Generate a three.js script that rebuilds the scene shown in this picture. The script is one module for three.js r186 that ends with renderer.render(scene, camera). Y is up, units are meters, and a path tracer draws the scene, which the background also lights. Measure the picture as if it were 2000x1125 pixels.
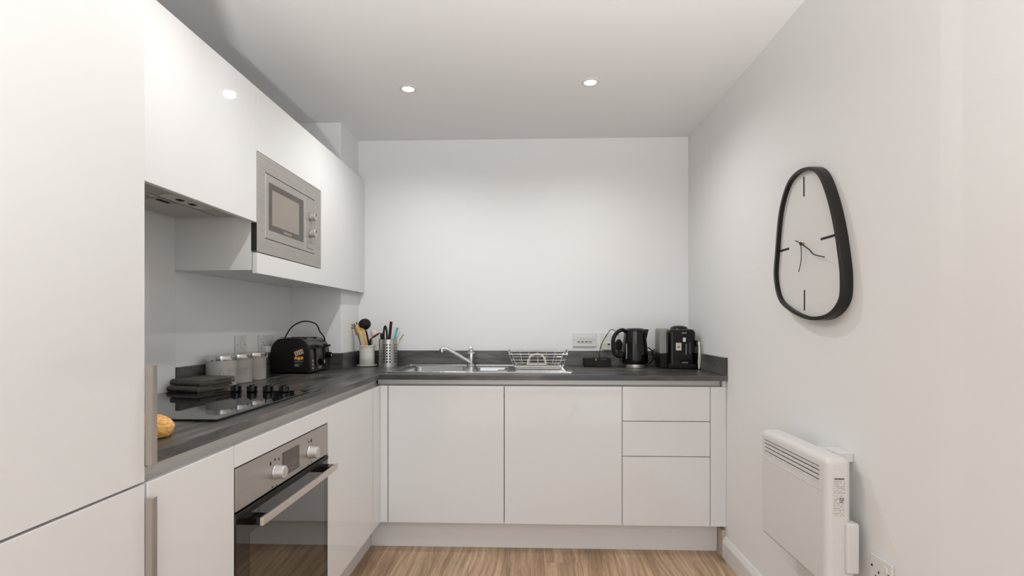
import * as THREE from 'three';
import { RoundedBoxGeometry } from 'three/addons/geometries/RoundedBoxGeometry.js';
import { RectAreaLightUniformsLib } from 'three/addons/lights/RectAreaLightUniformsLib.js';
import { mergeGeometries, toCreasedNormals } from 'three/addons/utils/BufferGeometryUtils.js';
import { Brush, Evaluator, SUBTRACTION } from 'three-bvh-csg';

// ───────────── camera, light, exposure ─────────────
const scene = new THREE.Scene();
scene.background = new THREE.Color(0.55, 0.62, 0.70);
const FOCAL = 983, YAW = 0.0342, HORIZON = 631.6, EYE = 1.178, CAMZ = 3.181;
const camera = new THREE.PerspectiveCamera(2 * Math.atan(562.5 / FOCAL) * 180 / Math.PI, 2000 / 1125, 0.05, 50);
camera.position.set(0, EYE, CAMZ);
camera.rotation.y = YAW;
camera.setViewOffset(2000, 1125, 0, 562.5 - HORIZON, 2000, 1125);
camera.updateProjectionMatrix();
const renderer = new THREE.WebGLRenderer();
renderer.toneMapping = THREE.LinearToneMapping;
renderer.toneMappingExposure = 0.094;
renderer.shadowMap.enabled = true;
RectAreaLightUniformsLib.init();
const CEIL = 2.343, BACK_Z = 6.4;
const LIVING_X = 4.2, LIVING_Z = 3.0; // the living space opens to the right behind the kitchen
const WINDOW = { x0: -1.1, x1: 2.9, y0: 0.08, y1: 2.2 };
{ // daylight entering by the living-room window behind the camera
  const l = new THREE.RectAreaLight(new THREE.Color(0.88, 0.98, 1.10), 15, WINDOW.x1 - WINDOW.x0, WINDOW.y1 - WINDOW.y0);
  l.position.set((WINDOW.x0 + WINDOW.x1) / 2, (WINDOW.y0 + WINDOW.y1) / 2, BACK_Z - 0.03);
  l.lookAt(l.position.x, l.position.y, 0);
  l.castShadow = true;
  scene.add(l);
}
{ // sun through the same window onto the living-room floor
  const l = new THREE.DirectionalLight(new THREE.Color(0.95, 0.985, 1.03), 150);
  l.position.set(2.6, 4.2, BACK_Z + 4.4); l.target.position.set(1.6, 0, 5.4); l.castShadow = true;
  Object.assign(l.shadow.camera, { left: -5, right: 5, top: 5, bottom: -5, near: 0.5, far: 20 }); l.shadow.mapSize.set(2048, 2048);
  scene.add(l, l.target);
}
const UPLIGHT_CD = 560, LAMP_CD = 17, LAMP_COLOR = new THREE.Color(1.0, 0.99, 0.975);

// ───────────── helpers ─────────────
let seed = 7;
const rnd = () => { seed = (seed * 1664525 + 1013904223) >>> 0; return seed / 4294967296; };
const hash = (x, y, s) => { let h = (Math.imul(x, 374761393) + Math.imul(y, 668265263) + Math.imul(s, 2147483647 - 58)) | 0; h = Math.imul(h ^ (h >>> 13), 1274126177); return ((h ^ (h >>> 16)) >>> 0) / 4294967296; };
function vnoise(x, y, px, py, s) { // tiling value noise with periods px, py
  const xi = Math.floor(x), yi = Math.floor(y); let fx = x - xi, fy = y - yi;
  fx = fx * fx * (3 - 2 * fx); fy = fy * fy * (3 - 2 * fy);
  const m = (a, p) => ((a % p) + p) % p;
  const a = hash(m(xi, px), m(yi, py), s), b = hash(m(xi + 1, px), m(yi, py), s), c = hash(m(xi, px), m(yi + 1, py), s), d = hash(m(xi + 1, px), m(yi + 1, py), s);
  return (a + (b - a) * fx) * (1 - fy) + (c + (d - c) * fx) * fy;
}
function dataTex(w, h, f, srgb = true) {
  const d = new Uint8Array(w * h * 4);
  for (let j = 0; j < h; j++) for (let i = 0; i < w; i++) {
    const c = f(i / w, j / h), k = (j * w + i) * 4;
    d[k] = Math.max(0, Math.min(255, c[0])); d[k + 1] = Math.max(0, Math.min(255, c[1])); d[k + 2] = Math.max(0, Math.min(255, c[2])); d[k + 3] = 255;
  }
  const t = new THREE.DataTexture(d, w, h);
  t.magFilter = THREE.LinearFilter; t.minFilter = THREE.LinearFilter; t.wrapS = t.wrapT = THREE.RepeatWrapping;
  if (srgb) t.colorSpace = THREE.SRGBColorSpace;
  t.needsUpdate = true; return t;
}
function canvasTex(w, h, draw) {
  const c = document.createElement('canvas'); c.width = w; c.height = h;
  draw(c.getContext('2d'), w, h);
  const t = new THREE.CanvasTexture(c); t.colorSpace = THREE.SRGBColorSpace; return t;
}
const lin = (r, g, b) => new THREE.Color().setRGB(r, g, b);
const std = (c, roughness = 0.5, metalness = 0, extra = {}) => new THREE.MeshStandardMaterial({ color: c, roughness, metalness, ...extra });
const phys = (c, roughness, extra = {}) => new THREE.MeshPhysicalMaterial({ color: c, roughness, ...extra });
// pixel of the 2000 x 1125 photograph -> point on a plane x, y or z = value
function px(u, v, axis, val) {
  const xc = (u - 1000) / FOCAL, yc = -(v - HORIZON) / FOCAL, c = Math.cos(YAW), s = Math.sin(YAW);
  const r = new THREE.Vector3(c * xc - s, yc, -(s * xc + c)), o = new THREE.Vector3(0, EYE, CAMZ);
  return o.addScaledVector(r, (val - o[axis]) / r[axis]);
}
const used = {};
function numbered(n) { used[n] = (used[n] || 0) + 1; return used[n] === 1 ? n : n + '_' + String(used[n] - 1).padStart(3, '0'); }
function thing(name, label, category, [x, y, z] = [0, 0, 0], group) {
  const o = new THREE.Group(); o.name = numbered(name); o.position.set(x, y, z);
  o.userData = { label, category }; if (group) o.userData.group = group;
  scene.add(o); return o;
}
function origin(o) { const p = new THREE.Vector3(); while (o && o !== scene) { p.add(o.position); o = o.parent; } return p; }
function add(name, geo, mat, parent, pos) { // pos is in the parent's own frame
  const m = new THREE.Mesh(geo, mat); m.name = parent === scene ? numbered(name) : name;
  if (pos) m.position.set(...pos);
  m.castShadow = m.receiveShadow = true; parent.add(m); return m;
}
function wadd(name, geo, mat, parent, [x, y, z]) { // pos is in the world
  const o = parent === scene ? new THREE.Vector3() : origin(parent);
  return add(name, geo, mat, parent, [x - o.x, y - o.y, z - o.z]);
}
function tag(o, label, category, group) { o.userData = { label, category }; if (group) o.userData.group = group; return o; }
function struct(o) { o.userData.kind = 'structure'; return o; }
const rbox = (w, h, d, r = 0.0015, s = 2) => (r > 0 ? new RoundedBoxGeometry(w, h, d, s, Math.min(r, w / 2.02, h / 2.02, d / 2.02)) : new THREE.BoxGeometry(w, h, d));
function box(name, [x0, x1], [y0, y1], [z0, z1], mat, parent, r = 0.0012) {
  return wadd(name, rbox(x1 - x0, y1 - y0, z1 - z0, r), mat, parent, [(x0 + x1) / 2, (y0 + y1) / 2, (z0 + z1) / 2]);
}
// uv in metres, v running along the grain axis
function grainUV(geo, grain, ox = 0, oy = 0, off = [0, 0, 0]) {
  const p = geo.attributes.position, n = geo.attributes.normal, uv = new Float32Array(p.count * 2);
  for (let i = 0; i < p.count; i++) {
    const q = [p.getX(i) + off[0], p.getY(i) + off[1], p.getZ(i) + off[2]], a = [Math.abs(n.getX(i)), Math.abs(n.getY(i)), Math.abs(n.getZ(i))];
    const k = a.indexOf(Math.max(...a)), rest = [0, 1, 2].filter((j) => j !== k), g = 'xyz'.indexOf(grain);
    const v = rest.includes(g) ? g : rest[1], u = rest.find((j) => j !== v);
    uv[2 * i] = q[u] + ox; uv[2 * i + 1] = q[v] + oy;
  }
  geo.setAttribute('uv', new THREE.BufferAttribute(uv, 2)); return geo;
}
const tube = (pts, r, n = 24, m = 8) => new THREE.TubeGeometry(new THREE.CatmullRomCurve3(pts.map((p) => (p.isVector3 ? p : new THREE.Vector3(...p)))), n, r, m, false);
const rod = (a, b, r, m = 8) => { const A = new THREE.Vector3(...a), B = new THREE.Vector3(...b); return new THREE.TubeGeometry(new THREE.LineCurve3(A, B), 1, r, m, false); };
const lathe = (pts, n = 40) => new THREE.LatheGeometry(pts.map(([r, y]) => new THREE.Vector2(r, y)), n);
const cyl = (r, h, n = 32, r2 = r) => new THREE.CylinderGeometry(r2, r, h, n);
const merge = (list) => mergeGeometries(list.map((g) => { const q = g.index ? g.toNonIndexed() : g; for (const k of Object.keys(q.attributes)) if (!['position', 'normal', 'uv'].includes(k)) q.deleteAttribute(k); return q; }));
const facePX = (geo) => geo.rotateY(Math.PI / 2);   // local +z becomes world +x
const faceNX = (geo) => geo.rotateY(-Math.PI / 2);  // local +z becomes world -x, local x becomes world z
function roundRect(w, h, r) {
  const s = new THREE.Shape(), x = -w / 2, y = -h / 2;
  s.moveTo(x + r, y); s.lineTo(x + w - r, y); s.quadraticCurveTo(x + w, y, x + w, y + r); s.lineTo(x + w, y + h - r); s.quadraticCurveTo(x + w, y + h, x + w - r, y + h);
  s.lineTo(x + r, y + h); s.quadraticCurveTo(x, y + h, x, y + h - r); s.lineTo(x, y + r); s.quadraticCurveTo(x, y, x + r, y); return s;
}
const extr = (shape, depth, bevel = 0, seg = 2, curve = 16) => new THREE.ExtrudeGeometry(shape, { depth, bevelEnabled: bevel > 0, bevelSize: bevel, bevelThickness: bevel, bevelOffset: -bevel, bevelSegments: seg, curveSegments: curve });
const holePath = (pts) => { const h = new THREE.Path(); pts.forEach(([x, y], i) => (i ? h.lineTo(x, y) : h.moveTo(x, y))); h.closePath(); return h; };
const poly = (pts) => { const s = new THREE.Shape(); pts.forEach(([x, y], i) => (i ? s.lineTo(x, y) : s.moveTo(x, y))); s.closePath(); return s; };

// ───────────── textures and materials ─────────────
const oakTones = [[163, 135, 107], [154, 126, 97], [170, 143, 115], [148, 120, 94]];
const oakMats = oakTones.map((t, k) => {
  const tex = dataTex(256, 1024, (u, v) => {
    const warp = (vnoise(u * 3, v * 4, 3, 4, 11 + k) - 0.5) * 0.25, uu = u + warp * 0.5;
    const g1 = vnoise(uu * 26, v * 3, 26, 3, 21 + k), g2 = vnoise(uu * 64, v * 8, 64, 8, 31 + k), g3 = vnoise(u * 110, v * 40, 110, 40, 41 + k), c = vnoise(u * 2, v * 5, 2, 5, 51 + k);
    let s = (g1 - 0.5) * 46 + (g2 - 0.5) * 34 + (g3 - 0.5) * 22 + (c - 0.5) * 44;
    for (const [kx, ky] of [[0.3 + 0.13 * k, 0.22], [0.68 - 0.1 * k, 0.71]]) {
      const dx = (u - kx) * 0.5, dy = (v - ky) * 1.15, r = Math.hypot(dx * 1.3, dy * 0.9);
      if (r < 0.09) s -= 52 * Math.exp(-r * r / 0.0010) * (0.6 + 0.8 * g2) + 10 * Math.sin(r * 260) * Math.exp(-r * 34);
    }
    if (g2 > 0.82) s -= 22 * (g2 - 0.82) / 0.18;
    return [t[0] + s, t[1] + s * 0.96, t[2] + s * 0.9];
  });
  tex.repeat.set(1 / 0.37, 1 / 1.3);
  return std(0xffffff, 0.42, 0, { map: tex });
});
const slateTex = dataTex(1024, 1024, (u, v) => {
  const warp = vnoise(u * 6, v * 3, 6, 3, 3) * 0.12;
  const a = vnoise((u + warp) * 14, v * 3, 14, 3, 4), b = vnoise((u + warp) * 60, v * 7, 60, 7, 5), c = vnoise(u * 160, v * 24, 160, 24, 6), e = vnoise(u * 4, v * 4, 4, 4, 8);
  let s = 58 + (a - 0.5) * 44 + (b - 0.5) * 34 + (c - 0.5) * 18 + (e - 0.5) * 34;
  if (b > 0.8) s -= 40 * (b - 0.8);
  return [s * 1.02, s * 0.985, s * 0.95];
});
const slateRough = dataTex(256, 256, (u, v) => { const s = 84 + (vnoise(u * 40, v * 8, 40, 8, 14) - 0.5) * 50; return [s, s, s]; }, false);
const slate = std(0xffffff, 1.0, 0, { map: slateTex, roughnessMap: slateRough });
const brushed = dataTex(512, 512, (u, v) => { const s = 236 + (vnoise(u * 4, v * 256, 4, 256, 17) - 0.5) * 14; return [s, s, s]; });
const M = {
  wall: std(lin(0.915, 0.912, 0.906), 0.75), ceiling: std(lin(0.925, 0.923, 0.92), 0.85),
  trimWhite: std(lin(0.80, 0.785, 0.77), 0.35),
  gloss: phys(lin(0.885, 0.885, 0.88), 0.035), carcass: std(lin(0.875, 0.86, 0.845), 0.45),
  plinth: std(lin(0.85, 0.84, 0.82), 0.22),
  channel: std(lin(0.62, 0.60, 0.57), 0.38, 0.35),
  alu: std(lin(0.42, 0.385, 0.345), 0.4, 0.8),
  steel: std(lin(0.62, 0.60, 0.57), 0.32, 0.9), steelMatt: std(lin(0.66, 0.635, 0.60), 0.36, 0.75, { map: brushed }),
  chrome: std(lin(0.82, 0.82, 0.82), 0.08, 1), sink: std(lin(0.68, 0.68, 0.67), 0.22, 1),
  black: phys(lin(0.0025, 0.002, 0.0017), 0.08, { specularIntensity: 0.6 }), blackMatt: phys(lin(0.007, 0.006, 0.005), 0.45, { specularIntensity: 0.4 }), blackSoft: phys(lin(0.012, 0.010, 0.008), 0.6, { specularIntensity: 0.4 }),
  hobGlass: phys(lin(0.004, 0.005, 0.006), 0.03, { ior: 1.5 }),
  ovenGlass: phys(lin(0.008, 0.007, 0.006), 0.03, { ior: 1.6 }), ovenWindow: phys(lin(0.012, 0.010, 0.007), 0.03, { ior: 2.0 }),
  plastic: std(lin(0.78, 0.77, 0.745), 0.35), plasticGrey: std(lin(0.33, 0.32, 0.30), 0.4),
  splash: phys(lin(0.80, 0.82, 0.805), 0.03),
  greyCan: std(lin(0.29, 0.27, 0.25), 0.5), hoodGrey: std(lin(0.46, 0.435, 0.40), 0.42, 0.5),
  ceramic: phys(lin(0.78, 0.76, 0.72), 0.15), wood: std(lin(0.66, 0.38, 0.06), 0.55), paleWood: std(lin(0.70, 0.47, 0.20), 0.6),
  dark: std(lin(0.01, 0.01, 0.01), 0.9),
};

// ───────────── the room ─────────────
const XL = -1.383, XR = 0.993, TH = 0.12;
const floorBase = struct(box('floor', [XL - TH, LIVING_X + TH], [-0.10, -0.006], [-TH, BACK_Z + TH], std(lin(0.10, 0.075, 0.05), 0.8), scene, 0));
{
  const W = 0.182, L = 1.24; let k = 0;
  for (let r = 0; XL + r * W < LIVING_X; r++) {
    const x0 = XL + r * W, x1 = Math.min(x0 + W, LIVING_X), zMin = x1 > XR + 0.0025 + W ? LIVING_Z : 0;
    for (let z = -((r * 0.43) % 1) * L; z < BACK_Z; z += L) {
      const z0 = Math.max(z, zMin), z1 = Math.min(z + L, BACK_Z); if (z1 - z0 < 0.02) continue;
      const g = grainUV(rbox(x1 - x0 - 0.0008, 0.006, z1 - z0 - 0.0008, 0.0006, 1), 'z', rnd() * 3, rnd() * 3);
      wadd('plank', g, oakMats[(k++ * 7 + r) % 4], floorBase, [(x0 + x1) / 2, -0.003, (z0 + z1) / 2]);
    }
  }
}
struct(box('ceiling', [XL - TH, LIVING_X + TH], [CEIL, CEIL + 0.1], [-TH, BACK_Z + TH], M.ceiling, scene, 0));
struct(box('wall_back', [XL - TH, XR + TH], [0, CEIL], [-TH, 0], M.wall, scene, 0));
struct(box('wall_left', [XL - TH, XL], [0, CEIL], [0, BACK_Z], M.wall, scene, 0));
{ // right wall with the slight step near the heater
  const s = poly([[XR, 0], [XR + TH, 0], [XR + TH, LIVING_Z - TH], [LIVING_X, LIVING_Z - TH], [LIVING_X, LIVING_Z], [XR + 0.0025, LIVING_Z], [XR + 0.0025, 1.99], [XR, 1.93]]);
  const g = extr(s, CEIL).rotateX(Math.PI / 2).translate(0, CEIL, 0);
  struct(wadd('wall_right', g, M.wall, scene, [0, 0, 0]));
}
struct(box('wall_living', [LIVING_X, LIVING_X + TH], [0, CEIL], [LIVING_Z - TH, BACK_Z + TH], M.wall, scene, 0));
{ // wall behind the camera with the window opening
  const { x0, x1, y0, y1 } = WINDOW, s = poly([[XL, 0], [LIVING_X, 0], [LIVING_X, CEIL], [XL, CEIL]]);
  s.holes.push(holePath([[x0, y0], [x0, y1], [x1, y1], [x1, y0]]));
  struct(wadd('wall_front', extr(s, TH), M.wall, scene, [0, 0, BACK_Z]));
  const w = new THREE.Group(); w.name = 'window_1'; w.position.set((x0 + x1) / 2, y0, BACK_Z + 0.06); w.userData.kind = 'structure'; scene.add(w);
  const fs = poly([[x0, y0], [x1, y0], [x1, y1], [x0, y1]]), cx = (x0 + x1) / 2, t = 0.05;
  fs.holes.push(holePath([[x0 + t, y0 + t], [x0 + t, y1 - t], [cx - t / 2, y1 - t], [cx - t / 2, y0 + t]]), holePath([[cx + t / 2, y0 + t], [cx + t / 2, y1 - t], [x1 - t, y1 - t], [x1 - t, y0 + t]]));
  wadd('window_frame', extr(fs, 0.05), M.trimWhite, w, [0, 0, BACK_Z + 0.04]);
  for (const [a, b] of [[x0 + t, cx - t / 2], [cx + t / 2, x1 - t]]) box('pane', [a, b], [y0 + t, y1 - t], [BACK_Z + 0.062, BACK_Z + 0.068], phys(lin(1, 1, 1), 0, { transmission: 1, thickness: 0 }), w, 0);
}
const boxing = struct(box('wall_boxing', [XL, -1.09], [0, CEIL], [0, 0.299], M.wall, scene, 0.002));
{ // skirting board along the right wall
  const s = poly([[0, 0], [-0.02, 0], [-0.02, 0.078], [-0.017, 0.086], [-0.014, 0.09], [-0.010, 0.099], [-0.006, 0.103], [0, 0.103]]);
  struct(wadd('baseboard_right', extr(s, 1.929 - 0.606), M.trimWhite, scene, [XR, 0, 0.606]));
  struct(wadd('baseboard_right', extr(s, LIVING_Z - 1.93), M.trimWhite, scene, [XR + 0.0025, 0, 1.93]));
}

{ // pale rug on the living-room floor, out of frame
  tag(box('living_room_rug', [0.7, 3.9], [0, 0.012], [3.9, 6.2], std(lin(0.74, 0.73, 0.71), 0.95), scene, 0.004), 'large pale plain rug on the living room floor', 'rug');
}
// ───────────── ceiling downlights ─────────────
function downlight(x, z, label) {
  const t = thing('ceiling_downlight', label, 'downlight', [x, CEIL, z], 'recessed ceiling downlights');
  add('rim', lathe([[0.030, -0.001], [0.032, -0.004], [0.040, -0.004], [0.044, -0.001], [0.044, 0]], 36), M.plastic, t);
  const lens = add('lens', cyl(0.031, 0.003, 32), std(0xffffff, 0.5, 0, { emissive: LAMP_COLOR, emissiveIntensity: 6 }), t, [0, -0.0025, 0]);
  lens.castShadow = false;
  const l = new THREE.SpotLight(LAMP_COLOR, LAMP_CD, 0, 1.38, 0.6, 2);
  l.position.set(0, -0.012, 0); l.target.position.set(0, -1, 0); l.castShadow = true; l.shadow.radius = 0.9; l.shadow.mapSize.set(1024, 1024);
  t.add(l, l.target);
}
downlight(-0.60, 0.703, 'small round ceiling downlight nearer the wall cabinets');
downlight(0.295, 0.741, 'small round ceiling downlight nearer the clock wall');
downlight(-0.60, 1.85, 'small round ceiling downlight above the gap before the tall cabinet');
downlight(-0.15, 3.9, 'small round ceiling downlight over the living space behind the kitchen');
downlight(-0.15, 5.3, 'small round ceiling downlight beside the living room window');

{ // open-topped uplighter on the living-room side, out of frame, that washes the ceiling
  const x = 0.24, z = 4.55, h = 0.34, t = thing('uplighter_lamp', 'low open topped uplighter floor lamp in the living space', 'lamp', [x, 0, z]);
  add('base', lathe([[0, 0], [0.13, 0], [0.13, 0.012], [0.02, 0.022], [0, 0.022]], 36), M.steel, t);
  add('stem', cyl(0.012, h - 0.12, 20), M.steel, t, [0, 0.02 + (h - 0.12) / 2, 0]);
  add('bowl', lathe([[0.0, h - 0.10], [0.07, h - 0.09], [0.13, h - 0.05], [0.16, h], [0.155, h], [0.125, h - 0.045], [0.068, h - 0.083], [0, h - 0.092]], 40), M.plastic, t);
  add('diffuser', cyl(0.10, 0.004, 36), std(0xffffff, 0.5, 0, { emissive: LAMP_COLOR, emissiveIntensity: 6 }), t, [0, h - 0.05, 0]);
  const l = new THREE.SpotLight(LAMP_COLOR, UPLIGHT_CD, 0, 1.30, 0.4, 2); l.position.set(0, h + 0.004, 0); l.target.position.set(0, CEIL, 0); l.castShadow = true; l.shadow.radius = 5; t.add(l, l.target);
}

// ───────────── base cabinets, left run (faces +x) ─────────────
const XF = -0.7686, ZF = 0.608, DB = 0.152, DT = 0.857, WT = 0.915, WB = 0.890, DTH = 0.0185;
const bodyProfile = (depth) => poly([[-depth, DB], [-DTH - 0.002, DB], [-DTH - 0.002, DT - 0.012], [-0.032, DT - 0.012], [-0.032, WB], [-depth, WB]]); // x = out of the face
function bodyLeft(z0, z1, parent) { wadd('body', extr(bodyProfile(0.575), z1 - z0), M.carcass, parent, [XF, 0, z0]); }
function bodyBack(x0, x1, parent) { const g = extr(bodyProfile(0.575), x1 - x0).rotateY(-Math.PI / 2); wadd('body', g, M.carcass, parent, [x1, 0, ZF]); }
{ // rotateY(-90°): local x (out of the face) -> world z, local z -> world -x
  const c = thing('base_cabinet', 'narrow white gloss base cabinet between tall cabinet and oven', 'cabinet', [XF - 0.3, DB, 2.04]);
  bodyLeft(1.893, 2.194, c);
  box('door', [XF - DTH, XF], [DB, DT], [1.8945, 2.1925], M.gloss, c, 0.0015);
}
{
  const c = thing('oven_housing', 'white oven housing cabinet with blank panel above the oven', 'cabinet', [XF - 0.3, DB, 1.588]);
  box('side_panel', [XF - 0.575, XF - 0.022], [DB, 0.845], [1.2835, 1.2855], M.carcass, c, 0);
  box('side_panel', [XF - 0.575, XF - 0.022], [DB, 0.845], [1.8905, 1.8925], M.carcass, c, 0);
  box('base_panel', [XF - 0.575, XF - 0.022], [DB, DB + 0.016], [1.2856, 1.8904], M.carcass, c, 0);
  box('top_rail', [XF - 0.575, XF - 0.033], [0.8455, WB], [1.2835, 1.8925], M.carcass, c, 0);
  box('fascia_panel', [XF - DTH, XF], [0.7995, DT], [1.2855, 1.8915], M.gloss, c, 0.0015);
}
{
  const c = thing('base_cabinet', 'white gloss base cabinet with one door between oven and corner', 'cabinet', [XF - 0.3, DB, 1.03]);
  bodyLeft(0.70, 1.2825, c);
  box('door', [XF - DTH, XF], [DB, DT], [0.7815, 1.2815], M.gloss, c, 0.0015);
}
{
  const c = thing('corner_filler', 'white gloss corner filler panels where the base runs meet', 'filler panel', [XF - 0.01, DB, 0.69]);
  box('filler_strip', [XF - DTH, XF], [DB, DT], [0.7015, 0.7795], M.gloss, c, 0.0012);
  box('post', [XF - DTH, XF], [DB, DT], [ZF - DTH, 0.6995], M.gloss, c, 0.0012);
  box('return_strip', [XF + 0.0005, -0.7305], [DB, DT], [ZF - DTH, ZF], M.gloss, c, 0.0012);
}
// ───────────── base cabinets, back run (faces +z) ─────────────
const xA = -0.728, xB = -0.128, xC = 0.472, xD = 0.9135, xE = 0.9925;
{
  const c = thing('sink_cabinet', 'white gloss base cabinet door under the sink bowls', 'cabinet', [(xA + xB) / 2, DB, 0.33]);
  const g = [[xA + 0.001, xA + 0.017, DB, WB - 0.045, 0.035, ZF - 0.021], [xB - 0.017, xB - 0.001, DB, WB - 0.045, 0.035, ZF - 0.021], [xA + 0.017, xB - 0.017, DB, DB + 0.016, 0.035, ZF - 0.021], [xA + 0.017, xB - 0.017, DB + 0.016, WB - 0.2, 0.035, 0.045]]
    .map(([a, b, y0, y1, z0, z1]) => new THREE.BoxGeometry(b - a, y1 - y0, z1 - z0).translate((a + b) / 2, (y0 + y1) / 2, (z0 + z1) / 2));
  wadd('body', merge(g), M.carcass, c, [0, 0, 0]);
  box('door', [xA + 0.0015, xB - 0.002], [DB, DT], [ZF - DTH, ZF], M.gloss, c, 0.0015);
}
{
  const c = thing('base_cabinet', 'white gloss base cabinet door under the draining board', 'cabinet', [(xB + xC) / 2, DB, 0.33]);
  bodyBack(xB + 0.004, xC - 0.001, c);
  box('door', [xB + 0.002, xC - 0.0015], [DB, DT], [ZF - DTH, ZF], M.gloss, c, 0.0015);
}
{
  const c = thing('drawer_unit', 'white gloss three drawer base unit under the kettle', 'drawer unit', [(xC + xD) / 2, DB, 0.33]);
  bodyBack(xC + 0.001, xD - 0.001, c);
  for (const [a, b] of [[0.6830, DT], [0.5050, 0.6795], [DB, 0.5015]]) box('drawer', [xC + 0.0015, xD - 0.0015], [a, b], [ZF - DTH, ZF], M.gloss, c, 0.0015);
}
tag(box('end_filler', [xD + 0.0015, xE], [DB, DT], [ZF - DTH, ZF], M.gloss, scene, 0.0012), 'narrow white gloss filler panel between drawers and right wall', 'filler panel');

// finger-pull channels above the doors
const channelShape = poly([[-0.030, WB - 0.001], [-0.0275, WB - 0.001], [-0.0275, DT + 0.012], [-0.026, DT + 0.006], [-0.0235, DT + 0.002], [-0.020, DT - 0.001], [-0.020, DT - 0.008], [-0.0215, DT - 0.010], [-0.027, DT - 0.006], [-0.030, DT + 0.004]]);
tag(wadd('handle_channel', extr(channelShape, 2.194 - ZF + 0.03), M.channel, scene, [XF, 0, ZF - 0.03]), 'pale metal finger pull channel above the oven side doors', 'handle channel');
tag(wadd('handle_channel', extr(channelShape, 0.972 - XF + 0.02).rotateY(-Math.PI / 2), M.channel, scene, [0.972, 0, ZF]), 'pale metal finger pull channel above the sink side doors', 'handle channel');
tag(box('channel_end_block', [0.976, 0.9925], [DT + 0.0008, WB - 0.001], [ZF - 0.06, ZF - 0.004], M.gloss, scene, 0.001), 'small white block closing the channel by the right wall', 'filler');
// plinths
tag(box('plinth', [-0.838, 0.972], [0, DB - 0.003], [0.524, 0.540], M.plinth, scene, 0.001), 'long white plinth board under the sink cabinets', 'plinth');
tag(box('plinth', [-0.854, -0.838], [0, DB - 0.003], [0.541, 2.196], M.plinth, scene, 0.001), 'white plinth board under the oven side cabinets', 'plinth');
tag(box('packing_batten', [0.9745, 0.9925], [0, 0.132], [0.524, 0.60], std(lin(0.55, 0.49, 0.41), 0.7), scene, 0.001), 'raw timber batten between plinth end and right wall', 'batten');

// ───────────── worktop and upstands ─────────────
const bowls = { main: [-0.690, -0.375, 0.125, 0.455], half: [-0.315, -0.120, 0.165, 0.415] };
{
  const ZW = 0.630, XW = -0.7688;
  const t = thing('worktop', 'L-shaped dark grey worktop with matt grained surface', 'worktop', [-0.2, WB, 0.3]);
  const hole = ([x0, x1, z0, z1], m) => holePath([[x0 - m, -(z0 - m)], [x0 - m, -(z1 + m)], [x1 + m, -(z1 + m)], [x1 + m, -(z0 - m)]]);
  const back = poly([[XL, 0], [XR, 0], [XR, -ZW], [XL, -ZW]]);
  back.holes.push(hole(bowls.main, 0.012), hole(bowls.half, 0.012));
  const gb = grainUV(extr(back, WT - WB - 0.003, 0.0015).rotateX(-Math.PI / 2).translate(0, WB + 0.0015, 0), 'x');
  wadd('back_run', gb, slate, t, [0, 0, 0]);
  const gl = grainUV(extr(poly([[XL, -ZW], [XW, -ZW], [XW, -2.197], [XL, -2.197]]), WT - WB - 0.003, 0.0015).rotateX(-Math.PI / 2).translate(0, WB + 0.0015, 0), 'z', 0.4);
  wadd('side_run', gl, slate, t, [0, 0, 0]);
}
const UP = 1.006;
function upstand(x, z, label) {
  const cx = (x[0] + x[1]) / 2, cz = (z[0] + z[1]) / 2, g = grainUV(rbox(x[1] - x[0], UP - WT, z[1] - z[0], 0.0012), x[1] - x[0] > z[1] - z[0] ? 'x' : 'z', 0.3, 0, [cx, 0, cz]);
  tag(wadd('upstand', g, slate, scene, [cx, (UP + WT) / 2, cz]), label, 'upstand');
}
upstand([-1.07, XR - 0.0205], [0.0005, 0.02], 'dark grey upstand strip along the wall behind the sink');
upstand([XR - 0.02, XR - 0.0005], [0.0005, 0.628], 'short dark grey upstand on the right wall beside the coffee machine');
upstand([-1.0895, -1.07], [0.0205, 0.319], 'short dark grey upstand on the side of the boxed pipe');
upstand([XL + 0.0205, -1.0705], [0.2995, 0.3185], 'dark grey upstand behind the toaster on the boxed pipe front');
upstand([XL + 0.0005, XL + 0.02], [0.32, 1.262], 'dark grey upstand along the left wall behind the canisters');
tag(box('glass_splashback', [XL + 0.0005, XL + 0.0065], [WT + 0.0005, 1.597], [1.268, 2.19], M.splash, scene, 0.001), 'tall pale glass splashback panel behind the hob', 'splashback');

// ───────────── tall cabinet ─────────────
{
  const c = thing('tall_cabinet', 'full height white gloss cabinet with two doors and metal edge pulls', 'cabinet', [XF - 0.3, 0, 2.5]);
  box('body', [XL + 0.001, XF - DTH - 0.002], [0.0, 2.095], [2.1985, 2.80], M.carcass, c, 0.001);
  const up = box('door', [XF - DTH, XF], [DT + 0.0045, 2.095], [2.1995, 2.798], M.gloss, c, 0.0015);
  const lo = box('door', [XF - DTH, XF], [DB, DT], [2.1995, 2.798], M.gloss, c, 0.0015);
  const pull = (y0, y1, d) => { const g = extr(poly([[0.0002, 2.1995], [0.0140, 2.1995], [0.0150, 2.1965], [0.0140, 2.1845], [0.0115, 2.1845], [0.0125, 2.1955], [0.0002, 2.1955]]), y1 - y0, 0).rotateX(Math.PI / 2); const m = wadd('edge_pull', g, M.alu, d, [XF, y1, 0]); m.userData.label = 'slim metal edge pull'; };
  pull(0.893, 1.093, up); pull(0.60, 0.827, lo);
}

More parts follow.
